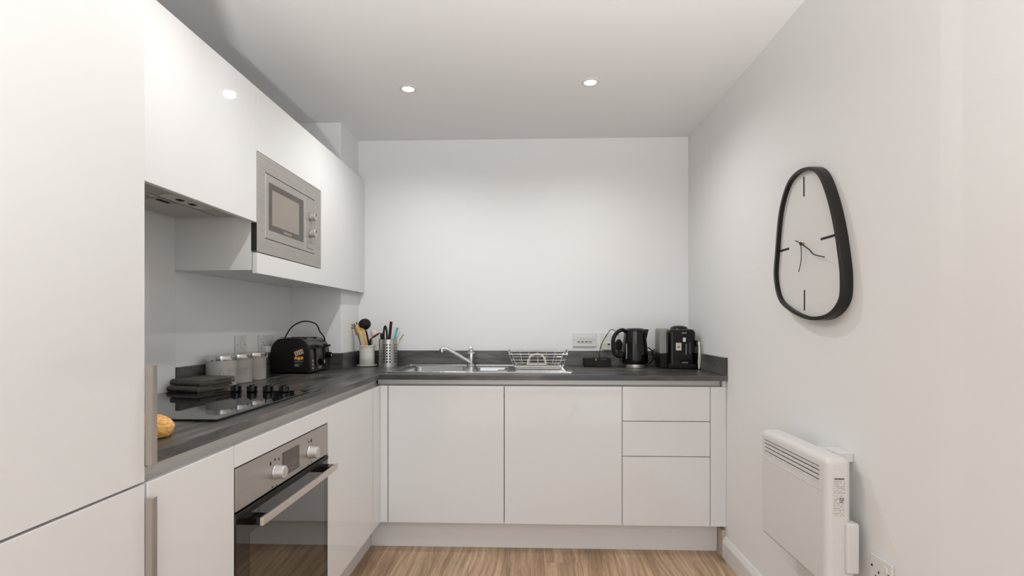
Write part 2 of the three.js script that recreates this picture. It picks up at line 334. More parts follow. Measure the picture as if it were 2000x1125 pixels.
// ───────────── wall cabinets ─────────────
const XU = -1.051, UTOP = 2.09, UB = 1.372, XUB = XU - 0.020;
{
  const c = thing('wall_cabinet', 'white gloss wall cabinet above the cooker hood', 'cabinet', [XL + 0.16, 1.6, 1.57]);
  box('body', [XL + 0.001, XUB], [1.6015, UTOP], [1.2735, 1.868], M.carcass, c, 0.001);
  box('door', [XU - DTH, XU], [1.568, UTOP], [1.2740, 1.868], M.gloss, c, 0.0015);
}
{
  const c = thing('wall_cabinet', 'plain white wall cabinet between hood cabinet and tall cabinet', 'cabinet', [XL + 0.16, UB, 2.03]);
  box('body', [XL + 0.001, XUB], [UB + 0.012, UTOP], [1.8705, 2.196], M.carcass, c, 0.001);
  box('door', [XU - DTH, XU], [UB, UTOP], [1.8705, 2.196], M.gloss, c, 0.0015);
}
{
  const c = thing('microwave_cabinet', 'white wall cabinet housing the built-in microwave', 'cabinet', [XL + 0.16, UB, 0.97]);
  const z0 = 0.6755, z1 = 1.272;
  box('side_panel', [XL + 0.001, XUB - 0.002], [UB + 0.012, UTOP], [z1 - 0.016, z1], M.carcass, c, 0.001);
  box('side_panel', [XL + 0.001, XUB - 0.002], [UB + 0.012, UTOP], [z0, z0 + 0.016], M.carcass, c, 0.001);
  box('base_panel', [XL + 0.001, XUB - 0.002], [UB + 0.012, UB + 0.03], [z0 + 0.016, z1 - 0.016], M.carcass, c, 0);
  box('shelf', [XL + 0.001, XUB - 0.002], [1.85, 1.866], [z0 + 0.016, z1 - 0.016], M.carcass, c, 0);
  box('door', [XU - DTH, XU], [1.8465, UTOP], [z0, z1 - 0.0005], M.gloss, c, 0.0015);
  box('lower_panel', [XU - DTH, XU], [UB, 1.4525], [z0, z1 - 0.0005], M.gloss, c, 0.0015);
}
{
  const c = thing('wall_cabinet', 'white gloss corner wall cabinet beside the microwave', 'cabinet', [XL + 0.16, UB, 0.34]);
  box('body', [XL + 0.001, XUB], [UB + 0.012, UTOP], [0.3, 0.6735], M.carcass, c, 0.001);
  box('door', [XU - DTH, XU], [UB, UTOP], [0.002, 0.6735], M.gloss, c, 0.0015);
  box('infill', [-1.0885, XUB - 0.0005], [UB + 0.004, UTOP - 0.004], [0.002, 0.298], M.carcass, c, 0);
}

// ───────────── cooker hood under its cabinet ─────────────
{
  const t = thing('cooker_hood', 'grey metal cooker hood set under the wall cabinet', 'cooker hood', [-1.22, 1.586, 1.57]);
  box('casing', [XL + 0.008, XUB - 0.003], [1.588, 1.601], [1.276, 1.866], M.hoodGrey, t, 0.001);
  box('filter_panel', [XL + 0.022, -1.190], [1.5835, 1.588], [1.292, 1.85], M.steelMatt, t, 0.001);
  box('front_band', [-1.186, -1.082], [1.585, 1.588], [1.285, 1.858], M.hoodGrey, t, 0.001);
  const plate = wadd('switch_plate', extr(roundRect(0.205, 0.062, 0.03), 0.003, 0.001).rotateX(Math.PI / 2).rotateY(Math.PI / 2), M.plasticGrey.clone(), t, [-1.140, 1.585, 1.540]);
  plate.material.color = lin(0.68, 0.66, 0.62);
  for (const z of [1.515, 1.575]) { const s = wadd('switch', rbox(0.016, 0.004, 0.024, 0.001), M.blackSoft, plate, [-1.140, 1.5805, z]); s.userData.label = 'dark slide switch'; }
  const lamp = wadd('lamp_lens', cyl(0.032, 0.004, 32), M.plasticGrey, t, [-1.243, 1.5815, 1.625]); lamp.userData.label = 'round lamp lens';
  box('label_plate', [-1.225, -1.192], [1.582, 1.5834], [1.515, 1.60], M.alu, t, 0.0005);
  box('latch', [-1.213, -1.201], [1.580, 1.582], [1.535, 1.585], M.dark, t, 0.0005);
}

// ───────────── microwave ─────────────
{
  const t = thing('microwave', 'built-in silver microwave with dark window and two knobs', 'microwave', [-1.2, 1.456, 0.98]);
  box('body', [XL + 0.03, XU - DTH - 0.001], [1.462, 1.84], [0.70, 1.270], M.blackMatt, t, 0.004);
  const fr = roundRect(1.2715 - 0.6775, 1.8435 - 1.4555, 0.002); // frame with an opening for the door and panel
  const zc = (1.2715 + 0.6775) / 2, yc = (1.8435 + 1.4555) / 2, h = (z, y) => [-(z - zc), y - yc];
  fr.holes.push(holePath([h(1.2135, 1.5155), h(1.2135, 1.7805), h(0.7505, 1.7805), h(0.7505, 1.5155)]));
  wadd('frame', facePX(extr(fr, 0.018, 0.001)), M.steelMatt, t, [XU - 0.0175, yc, zc]);
  box('edge_strip', [XUB - 0.002, XU - 0.0015], [1.458, 1.5665], [1.2722, 1.2732], M.dark, t, 0);
  const door = box('door', [XU - 0.017, XU + 0.0015], [1.518, 1.778], [0.8545, 1.211], M.steelMatt, t, 0.0025);
  const win = box('window', [XU + 0.0016, XU + 0.0032], [1.5555, 1.7475], [0.877, 1.184], phys(lin(0.085, 0.075, 0.065), 0.12), door, 0.0008);
  box('mesh_pane', [XU + 0.0032, XU + 0.0037], [1.578, 1.7215], [0.924, 1.1635], phys(lin(0.30, 0.27, 0.235), 0.14), win, 0);
  box('badge', [XU + 0.0032, XU + 0.0038], [1.5595, 1.570], [0.995, 1.065], M.alu, win, 0);
  const panel = box('control_panel', [XU - 0.017, XU + 0.0012], [1.518, 1.778], [0.753, 0.8525], M.steelMatt, t, 0.0025);
  for (const y of [1.689, 1.6105]) {
    const k = wadd('knob', facePX(lathe([[0, 0.026], [0.0165, 0.026], [0.0185, 0.024], [0.0195, 0.002], [0.0215, 0], [0, 0]], 32).rotateX(Math.PI / 2)), M.plastic, panel, [XU + 0.0012, y, 0.795]);
    k.material = std(lin(0.62, 0.60, 0.57), 0.28, 0.6);
    wadd('pointer', rbox(0.004, 0.014, 0.002, 0.0005), M.blackSoft, k, [XU + 0.0275, y + 0.008, 0.795]);
  }
  box('button', [XU + 0.0012, XU + 0.003], [1.536, 1.561], [0.767, 0.828], M.steel, panel, 0.0008);
  box('button_gap', [XU + 0.0010, XU + 0.0016], [1.5345, 1.5625], [0.7655, 0.8295], M.blackSoft, panel, 0);
}

// ───────────── oven ─────────────
{
  const t = thing('oven', 'built-in oven with steel control panel and black glass door', 'oven', [XF - 0.3, DB + 0.016, 1.588]);
  box('body', [XF - 0.54, XF - 0.02], [DB + 0.018, 0.795], [1.296, 1.88], M.blackMatt, t, 0.003);
  const cp = box('control_panel', [XF - 0.019, XF + 0.001], [0.682, 0.796], [1.2875, 1.8885], std(lin(0.50, 0.465, 0.43), 0.34, 0.8, { map: brushed }), t, 0.0015);
  const disp = box('display', [XF + 0.001, XF + 0.0018], [0.6985, 0.7745], [1.526, 1.640], phys(lin(0.035, 0.028, 0.02), 0.1), cp, 0);
  const dt = canvasTex(256, 160, (g, w, hh) => { g.fillStyle = '#40382e'; g.fillRect(0, 0, w, hh); g.fillStyle = '#17130f'; g.fillRect(200, 14, 22, 62); g.strokeStyle = '#8d8272'; g.lineWidth = 3; g.beginPath(); g.moveTo(30, 98); g.lineTo(226, 98); g.stroke(); g.fillStyle = '#8d8272'; for (const x of [40, 88, 136, 184]) g.fillRect(x, 112, 22, 5); for (const x of [48, 120]) g.fillRect(x, 134, 44, 4); });
  wadd('display_print', facePX(new THREE.PlaneGeometry(0.108, 0.070)), std(0xffffff, 0.25, 0, { map: dt }), disp, [XF + 0.0021, 0.7365, 1.583]);
  for (const [y, z, icons] of [[0.728, 1.682, [[0.033, 0.030, 0.010], [0.039, 0.004, 0.007], [0.034, -0.02, 0.007], [-0.04, 0.02, 0.006], [-0.044, -0.006, 0.006]]], [0.727, 1.445, [[0.038, 0.008, 0.007], [0.038, -0.012, 0.011], [-0.042, 0.012, 0.005], [-0.038, -0.012, 0.005]]]]) {
    const k = wadd('knob', facePX(lathe([[0, 0.030], [0.017, 0.030], [0.0195, 0.0275], [0.0205, 0.004], [0.0225, 0.002], [0.0225, 0], [0, 0]], 36).rotateX(Math.PI / 2)), std(lin(0.70, 0.68, 0.66), 0.25, 0.55), cp, [XF + 0.001, y, z]);
    wadd('cap', facePX(cyl(0.014, 0.0015, 28).rotateX(Math.PI / 2)), M.steel, k, [XF + 0.0315, y, z]);
    for (const [dy, dz, s] of icons) wadd('symbol', rbox(0.0006, s, s * 0.8, 0), M.blackSoft, cp, [XF + 0.0012, y + dy, z + dz]);
  }
  const door = box('door', [XF - 0.019, XF + 0.001], [0.20, 0.6765], [1.2875, 1.8885], M.ovenGlass, t, 0.002);
  box('window', [XF + 0.001, XF + 0.0016], [0.255, 0.604], [1.322, 1.826], M.ovenWindow, door, 0);
  box('top_vent', [XF - 0.012, XF + 0.004], [0.660, 0.676], [1.289, 1.887], M.blackMatt, door, 0.002);
  const hd = wadd('handle', rbox(0.010, 0.022, 0.535, 0.002), std(lin(0.66, 0.61, 0.55), 0.3, 0.85), door, [XF + 0.045, 0.641, 1.577]);
  hd.userData.label = 'flat steel bar handle';
  for (const z of [1.333, 1.826]) wadd('bracket', rbox(0.044, 0.021, 0.040, 0.003), M.black, hd, [XF + 0.0185, 0.641, z > 1.6 ? z - 0.005 : z + 0.005]);
  box('lower_vent', [XF - 0.019, XF - 0.001], [DB + 0.018, 0.197], [1.2875, 1.8885], M.steelMatt, t, 0.001);
}

// ───────────── hob and what stands on it ─────────────
const HB = WT + 0.006;
{
  const t = thing('hob', 'black glass hob with four knobs along one side', 'hob', [-1.09, WT, 1.57]);
  box('glass', [-1.352, -0.836], [WT + 0.0003, HB], [1.284, 1.862], M.hobGlass, t, 0.002);
  for (const x of [-1.10, -1.039, -0.978, -0.917]) {
    const k = wadd('knob', lathe([[0.0, 0.024], [0.0155, 0.024], [0.0185, 0.021], [0.0175, 0.004], [0.0195, 0.0], [0, 0]], 32), M.black, t, [x, HB, 1.327]);
    wadd('grip', rbox(0.005, 0.004, 0.030, 0.001), M.black, k, [x, HB + 0.0255, 1.327]);
  }
}
function clothFold(w, th, d, s) { // a cloth folded over: two layers joined by a round fold on the near side
  const r = th / 2, sh = new THREE.Shape();
  sh.moveTo(d, 0); sh.lineTo(r, 0); sh.absarc(r, r, r, -Math.PI / 2, -Math.PI * 1.5, true); sh.lineTo(d - 0.006, th); sh.quadraticCurveTo(d + 0.001, th * 0.95, d, th * 0.6); sh.lineTo(d * 0.45, th * 0.5); sh.lineTo(d * 0.45, th * 0.46); sh.lineTo(d + 0.002, th * 0.44); sh.quadraticCurveTo(d + 0.004, th * 0.1, d, 0);
  const g = extr(sh, w - 0.006, 0.003, 3, 10), p = g.attributes.position;
  for (let i = 0; i < p.count; i++) {
    const x = p.getX(i), y = p.getY(i), z = p.getZ(i), n = vnoise(x * 40 + 9, z * 40 + 3, 999, 999, s) - 0.5;
    if (y > 0.002) p.setY(i, y + n * 0.003); p.setX(i, x + (vnoise(z * 30, y * 90, 999, 999, s + 1) - 0.5) * 0.004);
  }
  g.computeVertexNormals(); return toCreasedNormals(g, 0.9);
}
const clothTex = dataTex(128, 128, (u, v) => { const s = 66 + ((Math.sin(u * 128 * 1.57) * Math.sin(v * 128 * 1.57)) * 10) + (vnoise(u * 30, v * 30, 30, 30, 61) - 0.5) * 26; return [s, s * 0.95, s * 0.86]; });
const clothMat = std(0xffffff, 0.95, 0, { map: clothTex });
clothTex.repeat.set(12, 12);
{
  const F = new THREE.Vector3(-1.228, 0, 1.362), a = 0.22;
  for (const [k, y, l, du] of [[0, HB, 'lower dark grey folded cloth lying on the hob', 0], [1, HB + 0.023, 'upper dark grey folded cloth on top of the stack on hob', 0.006]]) {
    const g = clothFold(0.142, 0.0222, 0.168, 71 + k * 5).rotateY(Math.PI / 2); // profile x -> -z, extrude -> +x
    const m = tag(wadd('folded_cloth', g.translate(-0.142 + 0.003, 0, 0), clothMat, scene, [F.x + du, y, F.z - du]), l, 'cloth', 'folded cloths');
    m.rotation.y = -a;
  }
}
{ // bread roll beside the tall cabinet
  const g = new THREE.SphereGeometry(1, 40, 28), p = g.attributes.position;
  for (let i = 0; i < p.count; i++) {
    const v = new THREE.Vector3().fromBufferAttribute(p, i), n = (vnoise(v.x * 3 + 7, v.z * 3 + v.y * 2 + 9, 999, 999, 81) - 0.5) * 0.12 + (vnoise(v.x * 9 + 20, v.z * 9 + v.y * 7 + 20, 999, 999, 82) - 0.5) * 0.06;
    v.multiplyScalar(1 + n); if (v.y < -0.55) v.y = -0.55 - (v.y + 0.55) * -0.08; p.setXYZ(i, v.x * 0.050, v.y * 0.033, v.z * 0.040);
  }
  g.computeVertexNormals(); g.computeBoundingBox();
  const tex = dataTex(256, 256, (u, v) => { const f = vnoise(u * 8, v * 8, 8, 8, 83), s = vnoise(u * 40, v * 40, 40, 40, 84), d = f > 0.6 ? (f - 0.6) * 220 : 0; return [212 + (s - 0.5) * 50 + d * 0.5, 162 + (s - 0.5) * 60 + d, 88 + (s - 0.5) * 60 + d * 1.8]; });
  tag(wadd('bread_roll', g, std(0xffffff, 0.75, 0, { map: tex }), scene, [-0.876, WT - g.boundingBox.min.y, 2.045]), 'golden crusty bread roll on the worktop beside the tall cabinet', 'bread');
}

// ───────────── canisters ─────────────
function canister(x, z, label, text) {
  const t = thing('storage_canister', label, 'canister', [x, WT, z], 'grey kitchen canisters');
  add('body', lathe([[0, 0], [0.0555, 0], [0.0575, 0.002], [0.0575, 0.107], [0, 0.107]], 56), M.greyCan, t);
  add('lid', lathe([[0.0560, 0.1075], [0.0582, 0.1075], [0.0582, 0.125], [0.057, 0.127], [0, 0.127]], 56), std(lin(0.72, 0.70, 0.67), 0.16, 1), t);
  if (text) {
    const tex = canvasTex(256, 96, (g, w, h) => { g.clearRect(0, 0, w, h); g.fillStyle = '#c9c3ba'; g.font = '76px sans-serif'; g.textAlign = 'center'; g.textBaseline = 'middle'; g.fillText(text, w / 2, h / 2); });
    const g = new THREE.CylinderGeometry(0.0580, 0.0580, 0.030, 24, 1, true, 1.10 - 0.70, 1.4);
    const m = add('lettering', g, std(0xffffff, 0.6, 0, { map: tex, transparent: true, alphaTest: 0.35 }), t, [0, 0.056, 0]); m.userData.label = 'pale lettering';
  }
}
canister(-1.3035, 1.092, 'grey coffee canister with steel lid nearest the folded cloths', 'coffee');
canister(-1.3035, 0.970, 'grey canister with steel lid standing between two others', 'tea');
canister(-1.3035, 0.850, 'grey canister with steel lid beside the toaster', null);

// ───────────── toaster ─────────────
{
  const x0 = -1.348, x1 = -1.14, z0 = 0.345, z1 = 0.602, H = 0.187, t = thing('toaster', 'black toaster with two levers and photo sticker on its side', 'toaster', [(x0 + x1) / 2, WT, (z0 + z1) / 2]);
  const w = x1 - x0, s = new THREE.Shape(); // profile seen from the side with the sticker
  s.moveTo(-w / 2 + 0.004, 0.008); s.lineTo(-w / 2, 0.10); s.quadraticCurveTo(-w / 2 + 0.004, H - 0.012, -w / 2 + 0.055, H - 0.004); s.quadraticCurveTo(0, H, w / 2 - 0.055, H - 0.004); s.quadraticCurveTo(w / 2 - 0.006, H - 0.014, w / 2 - 0.002, 0.10); s.lineTo(w / 2, 0.008); s.closePath();
  add('body', toCreasedNormals(extr(s, z1 - z0 - 0.024, 0, 2, 20), 0.6), phys(lin(0.022, 0.019, 0.016), 0.14), t, [0, 0, -(z1 - z0) / 2 + 0.012]);
  for (const d of [0, 1]) add('end_cap', toCreasedNormals(extr(s, 0.012, 0.003, 3, 20), 0.6), M.blackMatt, t, [0, 0, d ? (z1 - z0) / 2 - 0.012 : -(z1 - z0) / 2]);
  for (const [sx, sz] of [[-1, -1], [1, -1], [-1, 1], [1, 1]]) add('foot', cyl(0.010, 0.008, 16), M.blackSoft, t, [sx * 0.08, 0.004, sz * 0.1]);
  for (const sz of [-0.06, 0.06]) add('slot', rbox(0.135, 0.003, 0.032, 0.001), M.dark, t, [-0.01, H - 0.0015, sz]);
  for (const sz of [-0.060, 0.050]) {
    const l = add('lever_track', rbox(0.008, 0.120, 0.026, 0.003), M.black, t, [w / 2 + 0.002, 0.090, sz]);
    add('lever', rbox(0.022, 0.013, 0.046, 0.004), M.blackMatt, l, [0.013, 0.050, 0]);
  }
  for (const sz of [-0.102, -0.006]) { const k = add('dial', facePX(cyl(0.018, 0.02, 28, 0.016).rotateX(Math.PI / 2)), M.black, t, [w / 2 + 0.012, 0.055 + (sz < -0.05 ? 0.03 : 0), sz]); add('pointer', rbox(0.002, 0.014, 0.003, 0), M.plastic, k, [0.0105, 0, 0]); }
  for (let k = 0; k < 3; k++) add('button', facePX(cyl(0.006, 0.004, 18).rotateX(Math.PI / 2)), M.plasticGrey, t, [w / 2 + 0.001, 0.026 + k * 0.020, 0.092]);
  add('badge', rbox(0.002, 0.016, 0.034, 0.0005), M.steel, t, [w / 2 + 0.0014, 0.026, 0.0]);
  const tex = canvasTex(192, 384, (g, W, h) => {
    g.fillStyle = '#0b0a0a'; g.fillRect(0, 0, W, h);
    g.save(); g.translate(96, 90); g.rotate(-0.35); g.fillStyle = '#d9cfc4'; g.fillRect(-82, -40, 164, 84); g.fillStyle = '#b97f38'; for (const x of [-66, -28, 10, 48]) g.fillRect(x, -30, 24, 66); g.fillStyle = '#3a2412'; for (const x of [-66, -28, 10, 48]) g.fillRect(x + 16, -26, 8, 60); g.restore();
    g.fillStyle = '#d58a35'; for (const [x, y, r] of [[38, 196, 30], [92, 200, 34], [148, 194, 32]]) { g.beginPath(); g.arc(x, y, r, 0, 7); g.fill(); } g.fillStyle = '#f0c684'; for (const [x, y, r] of [[40, 188, 14], [98, 206, 15], [150, 186, 14]]) { g.beginPath(); g.arc(x, y, r, 0, 7); g.fill(); }
    g.fillStyle = '#a9a39b'; for (let x = 14; x < 170; x += 13) g.fillRect(x, 248, 9, 13); g.fillStyle = '#2c4352'; g.fillRect(20, 280, 120, 16); g.fillStyle = '#6d6a66'; g.fillRect(16, 306, 84, 44); g.fillRect(112, 306, 44, 10);
  });
  const st = add('sticker', new THREE.PlaneGeometry(0.054, 0.108), std(0xffffff, 0.4, 0, { map: tex }), t, [0.048, 0.083, (z1 - z0) / 2 + 0.0034]); st.userData.label = 'printed sticker showing toast';
  // its cable, arching up behind it from the wall socket
  const q = (u, v, z) => { const p = px(u, v, 'z', z); return [p.x - t.position.x, p.y - WT, z - t.position.z]; };
  add('power_cable', tube([q(541, 682, 0.57), q(553, 672, 0.50), q(559, 655, 0.46), q(572, 637, 0.45), q(595, 627.5, 0.44), q(617, 633, 0.42), q(625, 648, 0.40), q(634, 661, 0.37), [0.06, 0.12, -0.146], [0.05, 0.03, -0.142]], 0.0036, 60), M.blackMatt, t);
}

// ───────────── wall plates ─────────────
function plate(name, label, category, w, h, at, dir) { // at: centre on the wall; dir 'x+', 'x-' or 'z+'
  const t = thing(name, label, category, at);
  t.rotation.y = dir === 'x+' ? Math.PI / 2 : dir === 'x-' ? -Math.PI / 2 : 0;
  add('plate', rbox(w, h, 0.009, 0.003, 3), M.plastic, t, [0, 0, 0.0047]); return t;
}
const pins = (t, x, y) => { for (const [dx, dy, w, h] of [[0, 0.009, 0.004, 0.008], [-0.011, -0.006, 0.007, 0.004], [0.011, -0.006, 0.007, 0.004]]) add('pin_hole', new THREE.BoxGeometry(w, h, 0.0008), M.dark, t, [x + dx, y + dy, 0.0094]); };
{
  const t = plate('isolator_switch', 'single white isolator switch above the canisters', 'switch', 0.086, 0.086, [XL, 1.076, 0.823], 'x+');
  add('rocker', rbox(0.020, 0.032, 0.008, 0.002), M.plastic, t, [0, 0, 0.011]).rotation.x = 0.12;
  for (const x of [-0.030, 0.030]) add('screw', cyl(0.004, 0.001, 14).rotateX(Math.PI / 2), M.plasticGrey, t, [x, 0, 0.0095]);
  add('mark', rbox(0.012, 0.003, 0.0006, 0), M.plasticGrey, t, [0, 0.028, 0.0094]);
  const d = plate('wall_socket', 'double wall socket on the left wall behind the toaster', 'socket', 0.146, 0.086, [XL, 1.076, 0.588], 'x+');
  pins(d, -0.036, -0.006); pins(d, 0.036, -0.006);
  for (const x of [-0.036, 0.036]) add('rocker', rbox(0.012, 0.018, 0.006, 0.002), M.plastic, d, [x, 0.028, 0.010]);
  const g = thing('power_plug', 'white plug in the socket behind the toaster', 'plug', [XL + 0.0094, 1.055, 0.625]);
  add('body', rbox(0.030, 0.034, 0.044, 0.006), M.plastic, g, [0.0152, -0.012, 0]);
  add('cord_grip', rod([0.016, -0.028, 0], [0.018, -0.052, 0], 0.005), M.plastic, g);
}
{
  const t = plate('switch_panel', 'white four switch panel on the back wall near kettle', 'switch', 0.146, 0.087, [0.346, 1.0755, 0], 'z+');
  for (let k = 0; k < 4; k++) {
    const r = add('rocker', rbox(0.022, 0.040, 0.006, 0.0015), M.plastic, t, [-0.036 + k * 0.024, 0, 0.0105]); r.rotation.x = 0.08;
    add('mark', rbox(0.014, 0.0045, 0.0012, 0), M.blackSoft, r, [0, -0.012, 0.0032]);
  }
  for (const x of [-0.062, 0.062]) add('screw', cyl(0.0035, 0.001, 14).rotateX(Math.PI / 2), M.plasticGrey, t, [x, 0, 0.0096]);
  const d = plate('wall_socket', 'double wall socket on the back wall behind the kettle', 'socket', 0.146, 0.087, [0.517, 1.0755, 0], 'z+');
  for (const x of [-0.036, 0.036]) add('rocker', rbox(0.012, 0.018, 0.006, 0.002), M.plastic, d, [x, 0.028, 0.010]);
  const a = thing('plug_adapter', 'pale plug adapter in the back wall socket beside kettle handle', 'adapter', [0.480, 1.035, 0.0094]);
  add('body', rbox(0.058, 0.046, 0.036, 0.005), std(lin(0.70, 0.71, 0.62), 0.4), a, [0, 0, 0.0185]);
  add('port', rbox(0.014, 0.008, 0.001, 0), M.dark, a, [0.012, 0.013, 0.037]);
  const b = thing('power_plug', 'black plug in the back wall socket seen through kettle handle', 'plug', [0.556, 1.045, 0.0094]);
  add('body', extr(poly([[-0.022, 0.012], [-0.006, 0.034], [0.006, 0.034], [0.022, 0.012], [0.014, -0.034], [-0.014, -0.034]]), 0.03, 0.004, 2), M.blackMatt, b, [0, 0, 0.0042]);
  add('cable', tube([[0, -0.034, 0.02], [0.002, -0.06, 0.022], [0.012, -0.10, 0.045], [0.03, -0.121, 0.07]], 0.0035, 20), M.blackMatt, b);
}

// ───────────── sink ─────────────
{
  const x0 = -0.760, x1 = 0.235, z0 = 0.045, z1 = 0.517, cx = (x0 + x1) / 2, cz = (z0 + z1) / 2, Y = WT + 0.0005;
  const t = thing('sink', 'stainless steel inset sink with two bowls and draining board', 'sink', [cx, Y, cz]);
  const s = roundRect(x1 - x0, z1 - z0, 0.018), rr = ([a, b, c, d]) => { // hole with rounded corners, shape y = -z
    const w = b - a, h = d - c, r = 0.03, p = new THREE.Path(), X = a - cx, Yy = -(d - cz);
    p.moveTo(X + r, Yy); p.lineTo(X + w - r, Yy); p.quadraticCurveTo(X + w, Yy, X + w, Yy + r); p.lineTo(X + w, Yy + h - r); p.quadraticCurveTo(X + w, Yy + h, X + w - r, Yy + h); p.lineTo(X + r, Yy + h); p.quadraticCurveTo(X, Yy + h, X, Yy + h - r); p.lineTo(X, Yy + r); p.quadraticCurveTo(X, Yy, X + r, Yy); return p;
  };
  s.holes.push(rr(bowls.main), rr(bowls.half));
  add('deck', extr(s, 0.0016, 0).rotateX(-Math.PI / 2), M.sink, t);
  const ring = roundRect(x1 - x0, z1 - z0, 0.018), inner = roundRect(x1 - x0 - 0.024, z1 - z0 - 0.024, 0.012);
  ring.holes.push(new THREE.Path(inner.getPoints(8)));
  add('rim', extr(ring, 0.003, 0.0014, 3).rotateX(-Math.PI / 2), M.sink, t, [0, 0.0012, 0]);
  for (const [k, [a, b, c, d], depth] of [['bowl', bowls.main, 0.15], ['half_bowl', bowls.half, 0.10]]) {
    const loops = [[0, 0], [-0.004, -0.004], [-0.008, -depth + 0.03], [-0.02, -depth + 0.008], [-0.04, -depth]].map(([o, y]) => roundRect(b - a + 2 * o, d - c + 2 * o, Math.max(0.012, 0.03 + o * 0.3)).getPoints(6).map((q) => new THREE.Vector3(q.x, y, q.y)));
    const P = [], n = loops[0].length;
    for (let l = 0; l < loops.length - 1; l++) for (let i = 0; i < n; i++) { const j = (i + 1) % n, A = loops[l][i], B = loops[l][j], C = loops[l + 1][i], D = loops[l + 1][j]; P.push(A, C, B, B, C, D); }
    const L = loops[loops.length - 1]; for (let i = 0; i < n; i++) P.push(L[i], new THREE.Vector3(0, -depth - 0.002, 0), L[(i + 1) % n]);
    const g = new THREE.BufferGeometry().setFromPoints(P); g.computeVertexNormals();
    const bo = add(k, toCreasedNormals(g, 0.7), M.sink, t, [(a + b) / 2 - cx, 0.001, (c + d) / 2 - cz]);
    add('waste', lathe([[0, 0.002], [0.03, 0.002], [0.038, 0.004], [0.04, 0.001], [0.04, 0]], 28), M.chrome, bo, [0, -depth, 0]);
  }
  for (let k = 0; k < 7; k++) add('drain_ridge', rbox(0.27, 0.0028, 0.010, 0.0013), M.sink, t, [0.065 - cx + 0.0, 0.0022, 0.14 + k * 0.048 - cz]);
  const st = thing('sink_strainer', 'dark strainer grid resting beside the half bowl of the sink', 'strainer', [-0.147, WT + 0.0022, 0.455]);
  add('tray', rbox(0.052, 0.006, 0.034, 0.002), M.steel, st, [0, 0.0032, 0]);
  for (let k = 0; k < 5; k++) add('slat', rbox(0.005, 0.004, 0.030, 0.001), M.blackSoft, st, [-0.019 + k * 0.0095, 0.0078, 0]);
}
{ // mixer tap
  const X = -0.357, Z = 0.098, y0 = WT + 0.0022, t = thing('mixer_tap', 'chrome single lever tap with slanting spout over the sink', 'tap', [X, y0, Z]);
  add('base', lathe([[0, 0], [0.027, 0], [0.027, 0.006], [0.023, 0.010], [0, 0.010]], 32), M.chrome, t);
  add('body', lathe([[0.0215, 0.009], [0.021, 0.05], [0.0225, 0.075], [0.021, 0.084], [0, 0.086]], 32), M.chrome, t);
  const lv = add('lever', lathe([[0.0, 0], [0.019, 0], [0.0175, 0.012], [0.012, 0.020], [0, 0.022]], 28), M.chrome, t, [0, 0.085, 0]);
  add('lever_arm', rbox(0.016, 0.010, 0.060, 0.004), M.chrome, lv, [0.004, 0.020, 0.022]).rotation.x = -0.35;
  const sp = add('spout', tube([[-0.006, 0.026, 0.012], [-0.05, 0.052, 0.024], [-0.105, 0.087, 0.040], [-0.140, 0.107, 0.050], [-0.160, 0.112, 0.055], [-0.172, 0.106, 0.058]], 0.0105, 40, 14), M.chrome, t);
  add('nozzle', cyl(0.0125, 0.020, 24), M.chrome, sp, [-0.172, 0.098, 0.058]);
}
